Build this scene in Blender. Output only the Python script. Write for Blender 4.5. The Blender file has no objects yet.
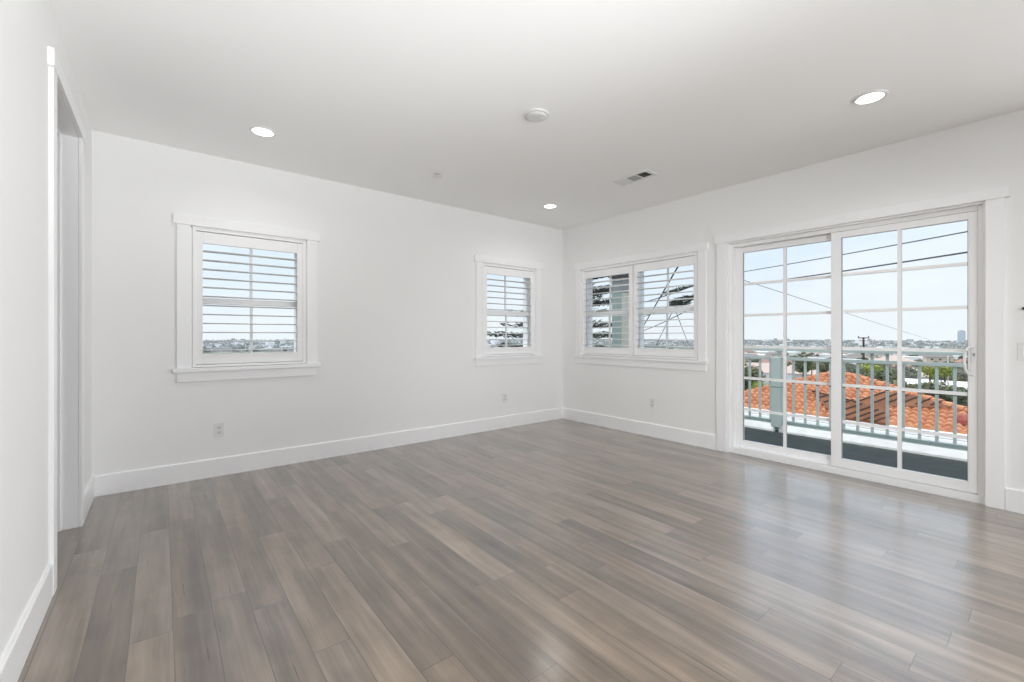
import bpy, bmesh, math, random
from mathutils import Vector, Matrix

# ------------------------------------------------------------------ camera, sky, sun, exposure
S = bpy.context.scene
COL = S.collection
FPX, HOR = 437.0, 335.2                      # focal length and horizon line of a 1024 x 682 frame
TH = math.atan(350.0 / 437.0)                # heading of the lens away from the +Y axis
EYE = 1.2076
WA, WB, WL, HC = 4.51, 4.56, -0.41, 2.74     # window wall, balcony wall, doorway wall, ceiling height

cam_d = bpy.data.cameras.new('camera')
cam_d.sensor_width = 36.0
cam_d.lens = 36.0 * FPX / 1024.0
cam_d.shift_y = (HOR - 341.0) / 1024.0
cam_d.clip_start = 0.02
cam_d.clip_end = 20000
cam = bpy.data.objects.new('camera', cam_d)
cam.location = (0, 0, EYE)
cam.rotation_euler = (math.pi / 2, 0, -TH)
COL.objects.link(cam)
S.camera = cam

S.view_settings.view_transform = 'Standard'
S.view_settings.look = 'None'
S.view_settings.gamma = 1.0
S.view_settings.use_curve_mapping = False
S.view_settings.exposure = 0.12
try:
    S.cycles.max_bounces = 14
    S.cycles.diffuse_bounces = 8
    S.cycles.glossy_bounces = 6
    S.cycles.transmission_bounces = 8
    S.cycles.transparent_max_bounces = 24
    S.cycles.caustics_reflective = False
    S.cycles.caustics_refractive = False
    S.cycles.use_denoising = True
    S.cycles.sample_clamp_indirect = 6.0
except Exception:
    pass

W = bpy.data.worlds.new('sky')
S.world = W
W.use_nodes = True
nt = W.node_tree
nt.nodes.clear()
tc = nt.nodes.new('ShaderNodeTexCoord')
sp = nt.nodes.new('ShaderNodeSeparateXYZ')
rp = nt.nodes.new('ShaderNodeValToRGB')
nz = nt.nodes.new('ShaderNodeTexNoise')
mp = nt.nodes.new('ShaderNodeMapping')
mx = nt.nodes.new('ShaderNodeMix')
mx.data_type = 'RGBA'
bg = nt.nodes.new('ShaderNodeBackground')
wo = nt.nodes.new('ShaderNodeOutputWorld')
nt.links.new(tc.outputs['Generated'], sp.inputs[0])
nt.links.new(sp.outputs['Z'], rp.inputs[0])
els = rp.color_ramp.elements
els[0].position = 0.0
els[0].color = (0.78, 0.83, 0.88, 1)
els[1].position = 1.0
els[1].color = (1.22, 1.36, 1.62, 1)
for p, c in ((0.03, (0.78, 0.83, 0.88, 1)), (0.12, (0.70, 0.80, 0.93, 1)), (0.22, (0.64, 0.77, 0.95, 1)), (0.30, (1.30, 1.44, 1.68, 1))):
    e = els.new(p)
    e.color = c
mp.inputs['Scale'].default_value = (2.2, 2.2, 6.0)
nt.links.new(tc.outputs['Generated'], mp.inputs[0])
nt.links.new(mp.outputs[0], nz.inputs['Vector'])
nz.inputs['Scale'].default_value = 1.6
nz.inputs['Detail'].default_value = 6
cl = nt.nodes.new('ShaderNodeMapRange')
cl.inputs[1].default_value = 0.42
cl.inputs[2].default_value = 0.72
cl.inputs[4].default_value = 0.7
nt.links.new(nz.outputs[0], cl.inputs[0])
lo = nt.nodes.new('ShaderNodeMapRange')
lo.inputs[1].default_value = 0.20
lo.inputs[2].default_value = 0.30
lo.inputs[3].default_value = 1.0
lo.inputs[4].default_value = 0.0
nt.links.new(sp.outputs['Z'], lo.inputs[0])
ml = nt.nodes.new('ShaderNodeMath')
ml.operation = 'MULTIPLY'
nt.links.new(cl.outputs[0], ml.inputs[0])
nt.links.new(lo.outputs[0], ml.inputs[1])
nt.links.new(ml.outputs[0], mx.inputs[0])
nt.links.new(rp.outputs[0], mx.inputs[6])
mx.inputs[7].default_value = (0.86, 0.89, 0.92, 1)       # thin bright cloud
nt.links.new(mx.outputs[2], bg.inputs[0])
bg.inputs[1].default_value = 1.07
nt.links.new(bg.outputs[0], wo.inputs[0])

sun_d = bpy.data.lights.new('sun', 'SUN')
sun_d.energy = 1.9
sun_d.angle = 0.02
sun_d.color = (1.0, 0.96, 0.9)
sun = bpy.data.objects.new('sun', sun_d)
sun.rotation_euler = Vector((0.37, -0.27, -0.88)).to_track_quat('-Z', 'Y').to_euler()
COL.objects.link(sun)


def area(name, loc, direction, sx, sy, power, color=(1, 1, 1), spread=math.pi, shape='RECTANGLE'):
    d = bpy.data.lights.new(name, 'AREA')
    d.shape = shape
    d.size = sx
    if shape in ('RECTANGLE', 'ELLIPSE'):
        d.size_y = sy
    d.energy = power
    d.color = color
    d.spread = spread
    o = bpy.data.objects.new(name, d)
    o.location = loc
    o.rotation_euler = Vector(direction).to_track_quat('-Z', 'Y').to_euler()
    COL.objects.link(o)
    return o


# unseen area lamps added behind the camera to fill the room with light
REAR = -3.6
area('rear_fill_panel', (2.1, REAR - 0.05, 1.45), (0, 1, 0.0), 4.2, 2.2, 10, (0.965, 0.982, 1.0))
area('rear_side_fill_panel', (WB - 0.02, -1.9, 1.4), (-1, 0, 0.0), 2.4, 1.8, 64, (0.965, 0.982, 1.0))


def fill_spot(name, loc, to, cone, power, rad=0.3):
    """an unseen spot added behind the camera to brighten the room"""
    d = bpy.data.lights.new(name, 'SPOT')
    d.energy = power
    d.color = (0.965, 0.982, 1.0)
    d.spot_size = math.radians(cone)
    d.spot_blend = 1.0
    d.shadow_soft_size = rad
    o = bpy.data.objects.new(name, d)
    o.location = loc
    o.rotation_euler = (Vector(to) - Vector(loc)).to_track_quat('-Z', 'Y').to_euler()
    COL.objects.link(o)


fill_spot('ceiling_fill_spot', (0.1, -1.3, 0.7), (0.35, 1.0, 2.74), 74, 370)  # added fill lights without fixtures, aimed at ceiling and walls
fill_spot('left_wall_fill_spot', (4.2, -0.9, 1.2), (-0.41, 1.5, 1.4), 76, 320)
fill_spot('corner_fill_spot', (0.2, -2.8, 1.6), (4.3, 3.0, 0.5), 56, 470)
fill_spot('far_ceiling_fill_spot', (1.6, -2.8, 0.4), (2.3, 3.1, 2.74), 56, 150)


# ------------------------------------------------------------------ materials
def mat(name, color, rough=0.5, spec=0.5, noise=None, bump=None, metallic=0.0, coat=0.0):
    """noise = (scale, second colour, detail); bump = (scale, strength)"""
    m = bpy.data.materials.new(name)
    m.use_nodes = True
    n, l = m.node_tree.nodes, m.node_tree.links
    b = n['Principled BSDF']
    b.inputs['Base Color'].default_value = (*color, 1)
    b.inputs['Roughness'].default_value = rough
    b.inputs['Specular IOR Level'].default_value = spec
    b.inputs['Metallic'].default_value = metallic
    b.inputs['Coat Weight'].default_value = coat
    t = n.new('ShaderNodeTexCoord')
    if noise:
        z = n.new('ShaderNodeTexNoise')
        z.inputs['Scale'].default_value = noise[0]
        z.inputs['Detail'].default_value = noise[2] if len(noise) > 2 else 4
        l.new(t.outputs['Object'], z.inputs['Vector'])
        r = n.new('ShaderNodeMapRange')
        r.inputs[1].default_value = 0.35
        r.inputs[2].default_value = 0.65
        l.new(z.outputs[0], r.inputs[0])
        x = n.new('ShaderNodeMix')
        x.data_type = 'RGBA'
        x.inputs[6].default_value = (*color, 1)
        x.inputs[7].default_value = (*noise[1], 1)
        l.new(r.outputs[0], x.inputs[0])
        l.new(x.outputs[2], b.inputs['Base Color'])
    if bump:
        z2 = n.new('ShaderNodeTexNoise')
        z2.inputs['Scale'].default_value = bump[0]
        z2.inputs['Detail'].default_value = 3
        l.new(t.outputs['Object'], z2.inputs['Vector'])
        bp = n.new('ShaderNodeBump')
        bp.inputs['Strength'].default_value = bump[1]
        bp.inputs['Distance'].default_value = 0.002
        l.new(z2.outputs[0], bp.inputs['Height'])
        l.new(bp.outputs[0], b.inputs['Normal'])
    return m


def emission(name, color, strength):
    m = bpy.data.materials.new(name)
    m.use_nodes = True
    n, l = m.node_tree.nodes, m.node_tree.links
    n.clear()
    e = n.new('ShaderNodeEmission')
    e.inputs[0].default_value = (*color, 1)
    e.inputs[1].default_value = strength
    o = n.new('ShaderNodeOutputMaterial')
    l.new(e.outputs[0], o.inputs[0])
    return m


def glass_mat():
    m = bpy.data.materials.new('clear_glass')
    m.use_nodes = True
    n, l = m.node_tree.nodes, m.node_tree.links
    n.clear()
    tr = n.new('ShaderNodeBsdfTransparent')
    tr.inputs[0].default_value = (0.97, 0.985, 0.98, 1)
    gl = n.new('ShaderNodeBsdfGlossy')
    gl.inputs['Roughness'].default_value = 0.01
    fr = n.new('ShaderNodeFresnel')
    fr.inputs[0].default_value = 1.25
    x = n.new('ShaderNodeMixShader')
    o = n.new('ShaderNodeOutputMaterial')
    l.new(fr.outputs[0], x.inputs[0])
    l.new(tr.outputs[0], x.inputs[1])
    l.new(gl.outputs[0], x.inputs[2])
    l.new(x.outputs[0], o.inputs[0])
    return m


def floor_mat():
    m = bpy.data.materials.new('stained_wood_planks')
    m.use_nodes = True
    n, l = m.node_tree.nodes, m.node_tree.links
    b = n['Principled BSDF']

    def M(op, a, c=None):
        q = n.new('ShaderNodeMath')
        q.operation = op
        for i, v in enumerate((a, c)):
            if v is None:
                continue
            if isinstance(v, (int, float)):
                q.inputs[i].default_value = v
            else:
                l.new(v, q.inputs[i])
        return q.outputs[0]

    def comb(a, c, d=0.0):
        q = n.new('ShaderNodeCombineXYZ')
        for i, v in enumerate((a, c, d)):
            if isinstance(v, (int, float)):
                q.inputs[i].default_value = v
            else:
                l.new(v, q.inputs[i])
        return q.outputs[0]

    def noise(vec, detail=4, rough=0.55):
        q = n.new('ShaderNodeTexNoise')
        q.inputs['Scale'].default_value = 1.0
        q.inputs['Detail'].default_value = detail
        q.inputs['Roughness'].default_value = rough
        l.new(vec, q.inputs['Vector'])
        return q.outputs[0]

    def rng(v, a, c, d=0.0, e=1.0):
        q = n.new('ShaderNodeMapRange')
        l.new(v, q.inputs[0])
        for i, w in zip((1, 2, 3, 4), (a, c, d, e)):
            q.inputs[i].default_value = w
        return q.outputs[0]

    def white(vec, dim):
        q = n.new('ShaderNodeTexWhiteNoise')
        q.noise_dimensions = dim
        l.new(vec, q.inputs['W' if dim == '1D' else 'Vector'])
        return q.outputs['Value']

    t = n.new('ShaderNodeTexCoord')
    s = n.new('ShaderNodeSeparateXYZ')
    l.new(t.outputs['Object'], s.inputs[0])
    PW, PL = 0.1375, 1.22
    xr = M('DIVIDE', M('SUBTRACT', s.outputs[0], 0.0355), PW)
    row = M('FLOOR', xr)
    fx = M('FRACT', xr)
    yr = M('ADD', M('DIVIDE', s.outputs[1], PL), M('MULTIPLY', white(row, '1D'), 7.0))
    col = M('FLOOR', yr)
    fy = M('FRACT', yr)
    pid = white(comb(row, col), '2D')
    pid2 = white(comb(col, row, 3.0), '3D')
    off = M('MULTIPLY', pid, 57.0)
    # long streaks, fine pores and soft cross bands in every plank
    streak = noise(comb(M('ADD', M('MULTIPLY', s.outputs[0], 15.0), off), M('ADD', M('MULTIPLY', s.outputs[1], 1.1), off)), 3)
    fine = noise(comb(M('ADD', M('MULTIPLY', s.outputs[0], 150.0), off), M('MULTIPLY', s.outputs[1], 2.2)), 4)
    cross = noise(comb(M('ADD', M('MULTIPLY', s.outputs[0], 5.0), off), M('MULTIPLY', s.outputs[1], 5.0)), 2)
    v = M('ADD', M('MULTIPLY', rng(streak, 0.3, 0.7), 0.42), M('MULTIPLY', rng(fine, 0.3, 0.7), 0.11))
    v = M('ADD', v, M('MULTIPLY', rng(cross, 0.3, 0.7), 0.13))
    v = M('ADD', v, M('MULTIPLY', pid, 0.33))
    r = n.new('ShaderNodeValToRGB')
    e = r.color_ramp.elements
    e[0].position, e[0].color = 0.12, (0.088, 0.068, 0.056, 1)
    e[1].position, e[1].color = 0.92, (0.36, 0.295, 0.24, 1)
    for p, c in ((0.42, (0.160, 0.130, 0.104, 1)), (0.66, (0.240, 0.198, 0.160, 1))):
        q = e.new(p)
        q.color = c
    l.new(v, r.inputs[0])
    hue = n.new('ShaderNodeMix')
    hue.data_type = 'RGBA'
    hue.blend_type = 'MULTIPLY'
    hue.inputs[0].default_value = 1.0
    tint = n.new('ShaderNodeMix')
    tint.data_type = 'RGBA'
    tint.inputs[6].default_value = (1.07, 1.0, 0.92, 1)
    tint.inputs[7].default_value = (1.0, 0.98, 0.95, 1)
    l.new(pid2, tint.inputs[0])
    l.new(r.outputs[0], hue.inputs[6])
    l.new(tint.outputs[2], hue.inputs[7])
    # joints
    dx = M('MULTIPLY', M('MINIMUM', fx, M('SUBTRACT', 1.0, fx)), PW)
    dy = M('MULTIPLY', M('MINIMUM', fy, M('SUBTRACT', 1.0, fy)), PL)
    d = M('MINIMUM', dx, dy)
    seam = rng(d, 0.0006, 0.0022, 1.0, 0.0)
    sm = n.new('ShaderNodeMix')
    sm.data_type = 'RGBA'
    l.new(M('MULTIPLY', seam, 0.75), sm.inputs[0])
    l.new(hue.outputs[2], sm.inputs[6])
    sm.inputs[7].default_value = (0.055, 0.045, 0.038, 1)
    l.new(sm.outputs[2], b.inputs['Base Color'])
    h = M('ADD', rng(d, 0.0, 0.004, 0.0, 1.0), M('MULTIPLY', fine, 0.10))
    # each board lies a hair out of level, and is very slightly cupped
    h = M('ADD', h, M('MULTIPLY', M('MULTIPLY', fx, M('SUBTRACT', 1.0, fx)), 0.8))
    bp = n.new('ShaderNodeBump')
    bp.inputs['Strength'].default_value = 0.35
    bp.inputs['Distance'].default_value = 0.0015
    l.new(h, bp.inputs['Height'])
    l.new(bp.outputs[0], b.inputs['Normal'])
    b.inputs['Specular IOR Level'].default_value = 0.55
    l.new(rng(fine, 0.3, 0.7, 0.27, 0.36), b.inputs['Roughness'])
    b.inputs['Coat Weight'].default_value = 1.0
    b.inputs['Coat IOR'].default_value = 1.68
    b.inputs['Coat Roughness'].default_value = 0.21
    return m


M_wall = mat('white_wall_paint', (0.85, 0.85, 0.845), 0.75, 0.25, bump=(260, 0.10))
M_ceil = mat('flat_white_ceiling_paint', (0.94, 0.94, 0.935), 0.9, 0.15, bump=(200, 0.10))
M_trim = mat('semi_gloss_white_trim', (0.89, 0.89, 0.895), 0.38, 0.45)
M_vinyl = mat('white_vinyl', (0.89, 0.89, 0.89), 0.42, 0.45)
M_louver = mat('painted_shutter_white', (0.90, 0.90, 0.90), 0.4, 0.4)
M_gasket = mat('grey_gasket', (0.32, 0.35, 0.36), 0.6)
M_glass = glass_mat()
M_floor = floor_mat()
M_plate = mat('white_plastic', (0.78, 0.78, 0.77), 0.35, 0.5)
M_socket = mat('socket_plastic', (0.70, 0.70, 0.69), 0.4, 0.5)
M_slot = mat('dark_slot', (0.12, 0.12, 0.12), 0.6)
M_shadow_metal = mat('grey_metal_vane_shade', (0.30, 0.30, 0.30), 0.5)
M_lens = emission('lamp_lens', (1.0, 0.985, 0.96), 3.5)
M_black = mat('black_metal', (0.02, 0.02, 0.02), 0.4)
M_clear = mat('pale_handle_plastic', (0.80, 0.80, 0.80), 0.25, 0.6)
M_deck = mat('dark_deck_coating', (0.042, 0.051, 0.047), 0.8, 0.2, noise=(9, (0.056, 0.066, 0.061), 6))
M_curb = mat('white_stucco_curb', (0.88, 0.88, 0.87), 0.7, 0.3, noise=(7, (0.78, 0.78, 0.78), 6))
M_sage = mat('sage_green_rail_paint', (0.44, 0.50, 0.48), 0.5, 0.4)
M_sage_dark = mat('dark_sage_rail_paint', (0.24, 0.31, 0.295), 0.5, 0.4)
M_knuckle = mat('dark_collar', (0.09, 0.12, 0.12), 0.5)
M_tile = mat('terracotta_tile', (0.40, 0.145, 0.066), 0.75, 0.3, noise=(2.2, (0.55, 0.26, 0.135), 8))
M_tile_brown = mat('brown_terracotta', (0.155, 0.058, 0.026), 0.8, 0.2, noise=(1.4, (0.215, 0.088, 0.042), 6))
M_groove = mat('open_tile_joint', (0.060, 0.026, 0.016), 0.9)
M_eave = mat('white_gutter', (0.88, 0.87, 0.86), 0.5)
M_stucco = mat('pale_stucco', (0.62, 0.57, 0.50), 0.85, 0.2)
M_lattice = mat('white_lattice', (0.88, 0.87, 0.87), 0.6)
M_pole = mat('creosoted_wood', (0.045, 0.035, 0.03), 0.9)
M_wire = mat('cable_sheath', (0.05, 0.055, 0.065), 0.7)
M_bark = mat('bark', (0.10, 0.075, 0.055), 0.95)
LEAF = [mat('dark_leaf', (0.065, 0.082, 0.042), 0.7, 0.3, noise=(1.2, (0.13, 0.145, 0.07))),
        mat('olive_leaf', (0.15, 0.155, 0.075), 0.7, 0.3, noise=(1.2, (0.23, 0.22, 0.12))),
        mat('bright_leaf', (0.20, 0.25, 0.04), 0.6, 0.3, noise=(1.5, (0.34, 0.36, 0.07))),
        mat('grey_green_leaf', (0.14, 0.16, 0.115), 0.8, 0.3, noise=(1.2, (0.22, 0.225, 0.17))),
        mat('conifer_needle', (0.022, 0.036, 0.028), 0.8, 0.3, noise=(2.0, (0.045, 0.06, 0.042)))]
HWALL = [mat('house_wall_white', (0.72, 0.70, 0.67), 0.9), mat('house_wall_tan', (0.55, 0.46, 0.37), 0.9),
         mat('house_wall_grey', (0.42, 0.43, 0.44), 0.9)]
HROOF = [mat('roof_shingle_pink', (0.50, 0.39, 0.33), 0.95, 0.1), mat('roof_shingle_grey', (0.23, 0.215, 0.20), 0.95, 0.1),
         mat('roof_membrane_white', (0.78, 0.77, 0.76), 0.8), mat('roof_shingle_brown', (0.30, 0.19, 0.14), 0.9)]
M_pane_dark = mat('dark_window_glass', (0.05, 0.06, 0.07), 0.15)


# ------------------------------------------------------------------ mesh helpers
class MB:
    """collects boxes, prisms, tubes and turned shapes and links them as ONE mesh object"""

    def __init__(self):
        self.v, self.f = [], []

    def _add(self, vs, fs):
        o = len(self.v)
        self.v += [tuple(p) for p in vs]
        self.f += [tuple(i + o for i in f) for f in fs]
        return self

    def box(self, x0, x1, y0, y1, z0, z1):
        x0, x1 = min(x0, x1), max(x0, x1)
        y0, y1 = min(y0, y1), max(y0, y1)
        z0, z1 = min(z0, z1), max(z0, z1)
        return self._add([(x0, y0, z0), (x1, y0, z0), (x1, y1, z0), (x0, y1, z0), (x0, y0, z1), (x1, y0, z1), (x1, y1, z1), (x0, y1, z1)],
                         [(0, 3, 2, 1), (4, 5, 6, 7), (0, 1, 5, 4), (1, 2, 6, 5), (2, 3, 7, 6), (3, 0, 4, 7)])

    def prism(self, pts, axis, a, b):
        """extrude a closed 2-D outline along an axis (0 x, 1 y, 2 z) from a to b"""
        def P(p, t):
            q = [p[0], p[1]]
            q.insert(axis, t)
            return q
        n = len(pts)
        vs = [P(p, a) for p in pts] + [P(p, b) for p in pts]
        fs = [tuple(range(n - 1, -1, -1)), tuple(range(n, 2 * n))]
        fs += [(i, (i + 1) % n, n + (i + 1) % n, n + i) for i in range(n)]
        return self._add(vs, fs)

    def poly(self, pts, thick):
        """a flat polygon in space given real thickness downwards"""
        n = len(pts)
        vs = [tuple(p) for p in pts] + [(p[0], p[1], p[2] - thick) for p in pts]
        fs = [tuple(range(n)), tuple(range(2 * n - 1, n - 1, -1))]
        fs += [(i, n + i, n + (i + 1) % n, (i + 1) % n) for i in range(n)]
        return self._add(vs, fs)

    def lathe(self, prof, c, seg=32, axis=2):
        """turn (radius, height) pairs about an axis through c"""
        vs, fs = [], []
        for r, h in prof:
            for k in range(seg):
                a = 2 * math.pi * k / seg
                p = [r * math.cos(a), r * math.sin(a)]
                p.insert(axis, h)
                vs.append([p[i] + c[i] for i in range(3)])
        for j in range(len(prof) - 1):
            for k in range(seg):
                k2 = (k + 1) % seg
                fs.append((j * seg + k, j * seg + k2, (j + 1) * seg + k2, (j + 1) * seg + k))
        fs.append(tuple(range(seg - 1, -1, -1)))
        fs.append(tuple((len(prof) - 1) * seg + k for k in range(seg)))
        return self._add(vs, fs)

    def tube(self, pts, r, seg=8):
        pts = [Vector(p) for p in pts]
        rs = r if isinstance(r, (list, tuple)) else [r] * len(pts)
        vs, fs = [], []
        for i, p in enumerate(pts):
            t = (pts[min(i + 1, len(pts) - 1)] - pts[max(i - 1, 0)]).normalized()
            u = t.orthogonal().normalized() if abs(t.z) > 0.95 else t.cross(Vector((0, 0, 1))).normalized()
            w = t.cross(u)
            for k in range(seg):
                a = 2 * math.pi * k / seg
                vs.append(p + (u * math.cos(a) + w * math.sin(a)) * rs[i])
        for j in range(len(pts) - 1):
            for k in range(seg):
                k2 = (k + 1) % seg
                fs.append((j * seg + k, j * seg + k2, (j + 1) * seg + k2, (j + 1) * seg + k))
        fs.append(tuple(range(seg - 1, -1, -1)))
        fs.append(tuple((len(pts) - 1) * seg + k for k in range(seg)))
        return self._add(vs, fs)

    def build(self, name, m, parent=None, bevel=0.0, smooth=False, origin=None):
        o0 = Vector(origin) if origin else Vector((0, 0, 0))
        me = bpy.data.meshes.new(name)
        me.from_pydata([tuple(Vector(p) - o0) for p in self.v], [], self.f)
        me.materials.append(m)
        bm = bmesh.new()
        bm.from_mesh(me)
        bmesh.ops.recalc_face_normals(bm, faces=bm.faces)
        bm.to_mesh(me)
        bm.free()
        if smooth:
            for p in me.polygons:
                p.use_smooth = True
        o = bpy.data.objects.new(name, me)
        o.location = o0
        COL.objects.link(o)
        if parent is not None:
            o.parent = parent
        if bevel:
            b = o.modifiers.new('edge', 'BEVEL')
            b.width = bevel
            b.segments = 2
            b.limit_method = 'ANGLE'
            b.angle_limit = math.radians(40)
        return o


def tag(o, label=None, cat=None, group=None, kind=None):
    if label:
        o['label'] = label
    if cat:
        o['category'] = cat
    if group:
        o['group'] = group
    if kind:
        o['kind'] = kind
    return o


def empty(name, loc=(0, 0, 0), rz=0.0):
    o = bpy.data.objects.new(name, None)
    o.empty_display_size = 0.1
    o.location = loc
    o.rotation_euler = (0, 0, rz)
    COL.objects.link(o)
    return o


def copy_tree(o, parent=None):
    c = o.copy()
    COL.objects.link(c)
    if parent is not None:
        c.parent = parent
    for ch in list(o.children):
        copy_tree(ch, c)
    return c


def struct(o, label):
    return tag(o, label, None, None, 'structure')


def wall_cells(a0, a1, z0, z1, holes):
    """rectangles that fill a wall elevation around its openings"""
    xs = sorted({a0, a1, *[h[0] for h in holes], *[h[1] for h in holes]})
    zs = sorted({z0, z1, *[h[2] for h in holes], *[h[3] for h in holes]})
    for i in range(len(xs) - 1):
        for j in range(len(zs) - 1):
            cx, cz = (xs[i] + xs[i + 1]) / 2, (zs[j] + zs[j + 1]) / 2
            if not any(h[0] < cx < h[1] and h[2] < cz < h[3] for h in holes):
                yield xs[i], xs[i + 1], zs[j], zs[j + 1]


def pix(u, v, D):
    """a point of the world at forward distance D on the sight line of a place in the view (used to site the far scenery)"""
    r, d = (u - 512) / FPX, (v - HOR) / FPX
    s, c = math.sin(TH), math.cos(TH)
    return Vector((D * (s + r * c), D * (c - r * s), EYE - d * D))


# ------------------------------------------------------------------ room shell
TW = 0.18                                                    # outer wall thickness
WIN_A = (0.635, 3.575)                                       # centres of the two single windows along the back wall
WIN_B = 3.295                                                # centre of the twin window along the right wall
HW, HZ0, HZ1 = 0.455, 0.935, 2.125                           # half width, bottom and top of a single window opening
HB = 0.855                                                   # half width of the twin window opening
DY0, DY1, DZ1 = 0.318, 2.142, 2.162                          # balcony door opening
LY0, LY1, LZ1 = 2.985, 3.862, 2.462                          # doorway in the left wall

fl = MB().box(WL - 1.75, WB + 0.02, REAR - 0.2, WA + 0.02, -0.12, 0.0).build('floor', M_floor)
struct(fl, 'grey brown stained wood plank floor')
ce = MB().box(WL - 1.95, WB + TW, REAR - 0.5, WA + TW, HC, HC + 0.3).build('ceiling', M_ceil)
struct(ce, 'flat white ceiling')

mb = MB()
for a, b, c, d in wall_cells(WL - 0.14, WB + TW, 0.0, HC, [(x - HW, x + HW, HZ0, HZ1) for x in WIN_A]):
    mb.box(a, b, WA, WA + TW, c, d)
struct(mb.build('wall_back', M_wall), 'white wall with two small shuttered windows')
mb = MB()
for a, b, c, d in wall_cells(REAR, WA, -0.02, HC, [(WIN_B - HB, WIN_B + HB, HZ0, HZ1), (DY0, DY1, -0.021, DZ1)]):
    mb.box(WB, WB + TW, a, b, c, d)
struct(mb.build('wall_right', M_wall), 'white wall with the twin window and the sliding balcony door')
mb = MB()
for a, b, c, d in wall_cells(REAR, WA, 0.0, HC, [(LY0, LY1, -0.001, LZ1)]):
    mb.box(WL - 0.125, WL, a, b, c, d)
struct(mb.build('wall_left', M_wall), 'white wall with an open doorway near the corner')
mb = MB()
for a, b, c, d in wall_cells(WL, WB, 0.0, HC, [(0.0, 4.2, 0.35, 2.55)]):  # wide opening added so the rear fill lamp shines in
    mb.box(a, b, REAR - 0.16, REAR, c, d)
struct(mb.build('wall_rear', M_wall), 'white wall behind the camera with an opening added for fill light')
mb = MB()
mb.box(WL - 1.75, WL - 1.65, 2.2, WA, 0, HC).box(WL - 1.65, WL - 0.125, 2.1, 2.2, 0, HC)
mb.box(WL - 1.65, WL - 0.14, WA, WA + 0.1, 0, HC)
struct(mb.build('wall_hall', M_wall), 'white walls of the small room beyond the left doorway')


def base_profile(h=0.155, t=0.016):
    return [(0, 0), (t, 0), (t, h - 0.008), (t - 0.005, h), (0, h)]


mb = MB()
mb.prism([(WA - p, z) for p, z in base_profile()], 0, WL + 0.016, WB - 0.016)
struct(mb.build('baseboard_back', M_trim), 'tall white baseboard')
mb = MB()
mb.prism([(WB - p, z) for p, z in base_profile()], 1, 2.242, WA)
mb.prism([(WB - p, z) for p, z in base_profile()], 1, REAR, 0.226)
struct(mb.build('baseboard_right', M_trim), 'tall white baseboard either side of the balcony door')
mb = MB()
mb.prism([(WL + p, z) for p, z in base_profile()], 1, 3.94, WA)
mb.prism([(WL + p, z) for p, z in base_profile()], 1, REAR, 2.908)
struct(mb.build('baseboard_left', M_trim), 'tall white baseboard either side of the left doorway')


# ------------------------------------------------------------------ windows with craftsman casings
def make_window(name, label, loc, rz, hw, lights):
    """local frame: x along the wall, y outwards, z up; lights = (x0, x1) of every sash"""
    root = struct(empty(name, loc, rz), label)
    z0, z1, cw = HZ0, 2.12, 0.09
    mb = MB()
    for s in (-1, 1):
        mb.box(s * (hw - 0.003), s * (hw + cw), -0.02, 0.0, z0, z1)
    mb.build('casing', M_trim, root, 0.002)
    MB().box(-hw - cw - 0.022, hw + cw + 0.022, -0.026, 0.0, z1, 2.2).build('head_casing', M_trim, root, 0.002)
    MB().box(-hw - cw - 0.025, hw + cw + 0.025, -0.045, 0.03, z0 - 0.033, z0).build('window_sill', M_trim, root, 0.004)
    MB().box(-hw - cw, hw + cw, -0.018, 0.0, 0.822, z0 - 0.033).build('apron', M_trim, root, 0.002)
    mb = MB()
    for s in (-1, 1):
        mb.box(s * (hw - 0.012), s * hw, 0.0, 0.175, z0, z1)
    mb.box(-hw, hw, 0.0, 0.175, z1 - 0.012, z1 + 0.005).box(-hw, hw, 0.03, 0.175, z0, z0 + 0.012)
    mb.build('jamb_liner', M_trim, root)
    g0, g1, yg = 1.035, 2.02, 0.078
    mb = MB()
    e0, e1 = min(a for a, b in lights), max(b for a, b in lights)
    mb.box(-hw + 0.012, e0, 0.064, 0.175, z0 + 0.012, z1 - 0.012).box(e1, hw - 0.012, 0.064, 0.175, z0 + 0.012, z1 - 0.012)
    mb.box(e0, e1, 0.064, 0.175, z0 + 0.012, g0).box(e0, e1, 0.064, 0.175, g1, z1 - 0.012)
    for (a, b), (c, d) in zip(lights[:-1], lights[1:]):
        mb.box(b, c, 0.064, 0.175, g0, g1)
    mb.build('sash_frame', M_vinyl, root, 0.002)
    for a, b in lights:
        m = (a + b) / 2
        MB().box(a, b, 0.066, 0.118, 1.478, 1.527).build('meeting_rail', M_vinyl, root, 0.002)
        MB().box(m - 0.011, m + 0.011, yg - 0.008, yg + 0.008, g0, 1.478).build('muntin', M_vinyl, root)
        MB().box(m - 0.011, m + 0.011, yg + 0.012, yg + 0.026, 1.527, g1).build('muntin', M_vinyl, root)
        MB().box(a, b, yg - 0.003, yg + 0.003, g0, 1.478).build('pane', M_glass, root)
        MB().box(a, b, yg + 0.016, yg + 0.022, 1.527, g1).build('pane', M_glass, root)
    return root


make_window('window_1', 'small white window at the doorway end of the back wall', (WIN_A[0], WA, 0), 0, 0.452, [(-0.375, 0.375)])
make_window('window_2', 'small white window near the corner of the back wall', (WIN_A[1], WA, 0), 0, 0.452, [(-0.375, 0.375)])
make_window('window_3', 'twin white window beside the balcony door', (WB, WIN_B, 0), -math.pi / 2, 0.852, [(-0.80, -0.045), (0.045, 0.80)])


# ------------------------------------------------------------------ plantation shutters
def louver_mb(hw):
    """an 89 mm blade of flat oval section with pins, lying level"""
    mb = MB()
    n = 14
    sec = [(0.0445 * math.cos(2 * math.pi * k / n), 0.0050 * math.sin(2 * math.pi * k / n)) for k in range(n)]
    mb.prism(sec, 0, -hw + 0.002, hw - 0.002)
    return mb


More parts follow.
